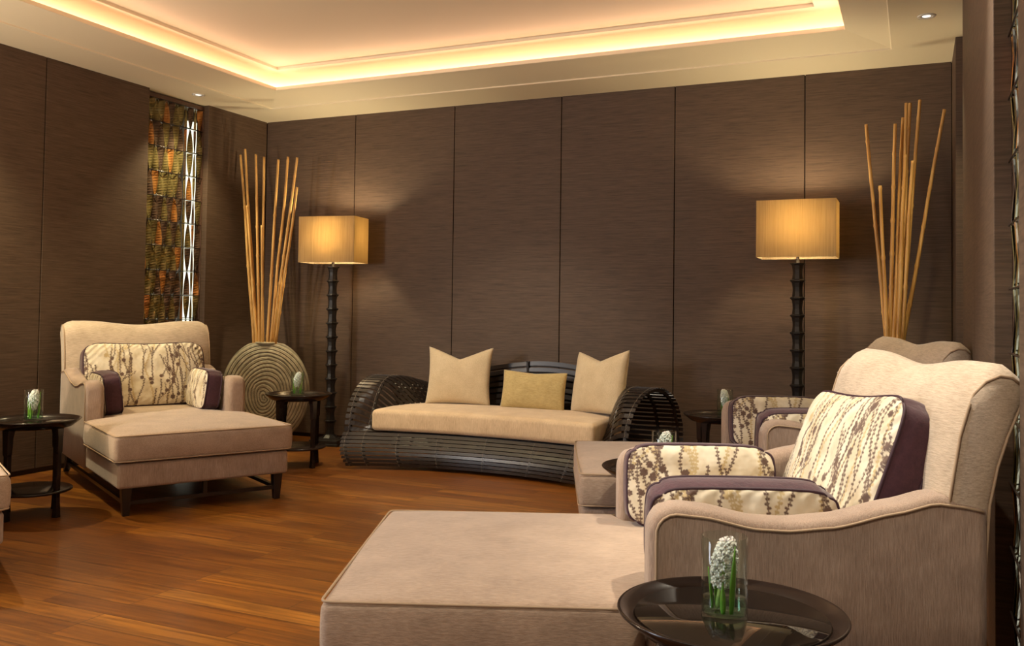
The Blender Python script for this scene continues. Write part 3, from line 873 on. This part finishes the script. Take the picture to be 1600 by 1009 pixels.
# foot inside the vase, tip, description (metres)
CA = [((0.38, -0.536, 0.45), (0.04, -0.42, 2.615), 'first bamboo cane from the left in the left vase, leaning outwards'),
      ((0.412, -0.507, 0.45), (0.162, -0.5, 2.648), 'tallest bamboo cane of the left vase, second from the left'),
      ((0.38, -0.49, 0.45), (0.242, -0.55, 2.123), 'short bamboo cane between the two leftmost canes of the left vase'),
      ((0.387, -0.492, 0.45), (0.286, -0.5, 2.593), 'straight bamboo cane, third tall one from the left in the left vase'),
      ((0.428, -0.527, 0.45), (0.313, -0.42, 2.581), 'bamboo cane in the middle of the left vase, fourth tall one from the left'),
      ((0.42, -0.49, 0.45), (0.413, -0.55, 1.939), 'shortest bamboo cane in the middle of the left vase'),
      ((0.485, -0.55, 0.45), (0.541, -0.5, 2.53), 'thin bamboo cane leaning right from the middle of the left vase'),
      ((0.479, -0.543, 0.45), (0.6, -0.44, 2.562), 'third bamboo cane from the right in the left vase'),
      ((0.442, -0.49, 0.45), (0.763, -0.52, 2.534), 'tall rightmost leaning bamboo cane of the left vase'),
      ((0.477, -0.502, 0.45), (0.782, -0.54, 2.269), 'shorter bamboo cane leaning right, outermost at the rim of the left vase')]
CB = [((5.638, -0.5, 0.45), (5.451, -0.42, 2.512), 'leftmost bamboo cane of the right vase, leaning left'),
      ((5.62, -0.519, 0.45), (5.543, -0.53, 2.074), 'short bamboo cane second from the left in the right vase'),
      ((5.592, -0.503, 0.45), (5.636, -0.5, 2.488), 'upright bamboo cane, third from the left in the right vase'),
      ((5.606, -0.53, 0.45), (5.683, -0.44, 2.539), 'bamboo cane just left of the tall middle pair in the right vase'),
      ((5.621, -0.488, 0.45), (5.704, -0.52, 2.618), 'tall bamboo cane, left one of the middle pair in the right vase'),
      ((5.661, -0.518, 0.45), (5.727, -0.44, 2.634), 'tall bamboo cane, right one of the middle pair in the right vase'),
      ((5.64, -0.518, 0.45), (5.7, -0.55, 2.27), 'shorter bamboo cane in front of the tall middle pair of the right vase'),
      ((5.652, -0.483, 0.45), (5.743, -0.58, 2.223), 'shorter bamboo cane under the tallest one in the right vase'),
      ((5.632, -0.518, 0.45), (5.787, -0.5, 2.637), 'tallest bamboo cane of the right vase'),
      ((5.596, -0.481, 0.45), (5.935, -0.46, 2.57), 'rightmost bamboo cane of the right vase, leaning far right')]
for lst, grp in ((CA, 'bamboo canes in the left vase'), (CB, 'bamboo canes in the right vase')):
    for foot, tip, lb in lst: cane(Vector(foot), Vector(tip), .0135, lb, grp, rnd)

# ------------------------------------------------------------------ slatted sofa
SX, HU = 2.865, 1.135
def sofa():
    t = empty('slatted_sofa', (SX, 0, 0), 0)
    tag(t, 'curved dark slatted bamboo sofa with beige seat cushion against the back wall', 'sofa')
    def yf(u): return -.975 - .20 * abs(u) ** 2.2
    def arm(u, s=.5): return sstep(.72 - .42 * s, 1.0 - .28 * s, abs(u))
    def poly(pts, s):
        # point on polyline at arc fraction s
        d = [0]
        for a, b in zip(pts, pts[1:]): d.append(d[-1] + math.hypot(b[0] - a[0], b[1] - a[1]))
        s *= d[-1]
        for i in range(len(pts) - 1):
            if s <= d[i + 1] + 1e-9:
                f = (s - d[i]) / max(1e-9, d[i + 1] - d[i]); return (pts[i][0] + (pts[i + 1][0] - pts[i][0]) * f, pts[i][1] + (pts[i + 1][1] - pts[i][1]) * f)
        return pts[-1]
    def S(u, seg, s):
        """seg A: front apron, B: over the arm or seat and back, C: rear"""
        e = arm(u, {'A': 0, 'B': s, 'C': 1}[seg]); Yf = yf(u); ub = -.14 - .04 * (1 - abs(u))
        top = .655 + .150 * math.exp(-((u * HU - .13) / .62) ** 2)
        end = .03 + .02 * e
        if seg == 'A':
            bulge = .035 + .05 * e
            a = lin(0, 1, 12)[0]
            y = Yf + .02 - (.075 + .05 * min(1, abs(u)) ** 2) * math.sin(math.pi * (1 - s) * .62)
            z = .022 + .235 * s + end * 0
            return y, z
        if seg == 'B':
            arch = [(Yf + .02 - .01 * math.cos(0), .257)]
            n = 20; cy_ = (Yf + ub) / 2 + .02; ry = (ub - Yf) / 2 - .02; cz_ = .257; rz_ = .405
            arch = [(cy_ - ry * math.cos(math.pi * i / n * .80), cz_ + rz_ * math.sin(math.pi * i / n * .80) ** .9) for i in range(n + 1)]
            seat = [(Yf + .02, .257), (Yf + .30, .25), (ub - .20, .25), (ub - .12, .28), (ub - .09, .42), (ub - .03, .60), (ub, top)]
            a = poly(arch, s); b = poly(seat, s); return a[0] * e + b[0] * (1 - e), a[1] * e + b[1] * (1 - e)
        n = 10; cy_ = (Yf + ub) / 2 + .02; ry = (ub - Yf) / 2 - .02
        a0 = (cy_ - ry * math.cos(math.pi * .8), .257 + .405 * math.sin(math.pi * .8) ** .9)
        arch = [a0, (ub - .01, .36), (ub, .26), (ub - .02, .12), (ub - .10, .022)]
        back = [(ub, top), (ub + .02, .55), (ub + .01, .30), (ub - .03, .12), (ub - .12, .022)]
        a = poly(arch, s); b = poly(back, s); return a[0] * e + b[0] * (1 - e), a[1] * e + b[1] * (1 - e)
    th = .007
    def slat(seg, s0, s1, u0=-1, u1=1, name='slat'):
        us = lin(u0, u1, 64); V = []
        for u in us:
            q = []
            for s in (s0, s1): q.append(S(u, seg, s))
            (ya, za), (yb, zb) = q
            ny, nz = -(zb - za), (yb - ya); L = math.hypot(ny, nz) or 1; ny, nz = ny / L * th / 2, nz / L * th / 2
            x = u * HU * (1 + .12 * (ya + 1.1) / .95) * ((1 - .085 * (1 - s0) ** 2) if seg == 'A' else 1)
            V += [(x, ya + ny, za + nz), (x, yb + ny, zb + nz), (x, yb - ny, zb - nz), (x, ya - ny, za - nz)]
        F = [(i * 4 + j, i * 4 + (j + 1) % 4, i * 4 + 4 + (j + 1) % 4, i * 4 + 4 + j) for i in range(len(us) - 1) for j in range(4)]
        F += [(0, 1, 2, 3), tuple(range(len(V) - 4, len(V)))[::-1]]
        return V, F
    for seg, n, name in (('A', 9, 'front_slat'), ('B', 24, 'seat_slat'), ('C', 14, 'rear_slat')):
        for k in range(n):
            s0 = (k + .18) / n; s1 = (k + (.98 if seg == 'A' else .86)) / n
            if seg == 'A' and k == n - 1: s1 = 1.0
            link(name, *slat(seg, s0, s1), M['slat'], t, False)
    for u in (-.97, -.85, -.62, -.34, 0, .34, .62, .85, .97):
        def XY(seg, s):
            y, z = S(u, seg, s); return (u * HU * (1 + .12 * (y + 1.1) / .95) * ((1 - .085 * (1 - s) ** 2) if seg == 'A' else 1), y, z)
        pts = [XY('A', s) for s in lin(0, 1, 12)] + [XY('B', s) for s in lin(0, 1, 40)[1:]] + [XY('C', s) for s in lin(0, 1, 16)[1:]]
        P_ = []
        cyc, czc = -.6, .33
        V = []
        for i, p in enumerate(pts):
            a = pts[max(0, i - 1)]; b = pts[min(len(pts) - 1, i + 1)]
            ty, tz = b[1] - a[1], b[2] - a[2]; L = math.hypot(ty, tz) or 1; ny, nz = tz / L, -ty / L   # inward normal
            for dx, dn in ((-.009, .005), (.009, .005), (.009, .028), (-.009, .028)): V.append((p[0] + dx, p[1] + ny * dn, p[2] + nz * dn))
        F = [(i * 4 + j, i * 4 + (j + 1) % 4, i * 4 + 4 + (j + 1) % 4, i * 4 + 4 + j) for i in range(len(pts) - 1) for j in range(4)] + [(0, 1, 2, 3), tuple(range(len(V) - 4, len(V)))[::-1]]
        link('rib', V, F, M['slat'], t, False)
        # pale bindings over every slat
        cord = []
        for seg, n in (('A', 9), ('B', 24)):
            for k in range(n):
                for fr_, off in ((.20, .006), (.5, .006), (.80, .006), (1.0, -.003)):
                    s_ = (k + fr_) / n
                    x, y, z = XY(seg, s_); _, y1, z1 = XY(seg, min(1, s_ + .01)); _, y0, z0 = XY(seg, max(0, s_ - .01))
                    ty, tz = y1 - y0, z1 - z0; L = math.hypot(ty, tz) or 1
                    cord.append((x + (.004 if fr_ == .5 else -.002), y - tz / L * off, z + ty / L * off))
        link('binding', *tube(cord, .0010, n=5), M['wire'], t)
    # seat cushion
    def d(q):
        u = q.x / HU; y = q.y + (yf(u * .93) + .335) ; z = q.z + .352
        z += .02 * (1 - (q.x / .93) ** 4) * (1 - (q.y / .33) ** 2) * (q.z > 0)
        return Vector((q.x - .03, y, z))
    link('seat_cushion', *rbox(.905, .335, .082, .036, (40, 10, 3), d), M['sofa_fab'], t)
    return t
sofa()

def throw_pillow(name, w, h, th, pinch, notch, mat, seed):
    def fn(u, v, s):
        k = pinch
        x = w / 2 * u * (1 - k * (1 - v * v)) ; z = h / 2 * v * (1 - k * (1 - u * u)) + h / 2
        if v > 0: z -= notch * v * max(0, 1 - abs(u) / .95) ** 1.2
        p = ((1 - u * u) * (1 - v * v)) ** .5
        y = s * th / 2 * p ** .8 + mnoise.noise(Vector((x * 7, z * 7, seed + s))) * .008 * p
        return Vector((x, y, z))
    us, vs_ = lin(-1, 1, 48), lin(-1, 1, 40)
    V, F = grid(lambda u, v: fn(u, v, 1), us, vs_); V2, F2 = grid(lambda u, v: fn(u, v, -1), us, vs_)
    k = len(V); V += V2; F += [tuple(i + k for i in f)[::-1] for f in F2]
    me_o = link(name, V, F, mat)
    bm = bmesh.new(); bm.from_mesh(me_o.data); bmesh.ops.remove_doubles(bm, verts=bm.verts, dist=1e-5); bmesh.ops.recalc_face_normals(bm, faces=bm.faces); bm.to_mesh(me_o.data); bm.free()
    return me_o
o = throw_pillow('throw_pillow', .545, .475, .17, .07, .085, M['linen'], 1)
put(o, T(2.38, -.50, .436) @ RZ(12) @ RX(-12)); tag(o, 'square beige linen pillow with pointed corners, left one on the sofa', 'pillow')
o = throw_pillow('throw_pillow', .525, .305, .15, .03, .015, M['gold_linen'], 2)
put(o, T(3.03, -.50, .436) @ RZ(5) @ RX(-14) @ RY(1)); tag(o, 'small rectangular golden pillow in the middle of the sofa', 'pillow')
o = throw_pillow('throw_pillow', .61, .485, .17, .06, .07, M['linen'], 3)
put(o, T(3.57, -.56, .436) @ RZ(-34) @ RX(-12) @ RY(-4)); tag(o, 'square beige linen pillow turned sideways against the right arm of the sofa', 'pillow')
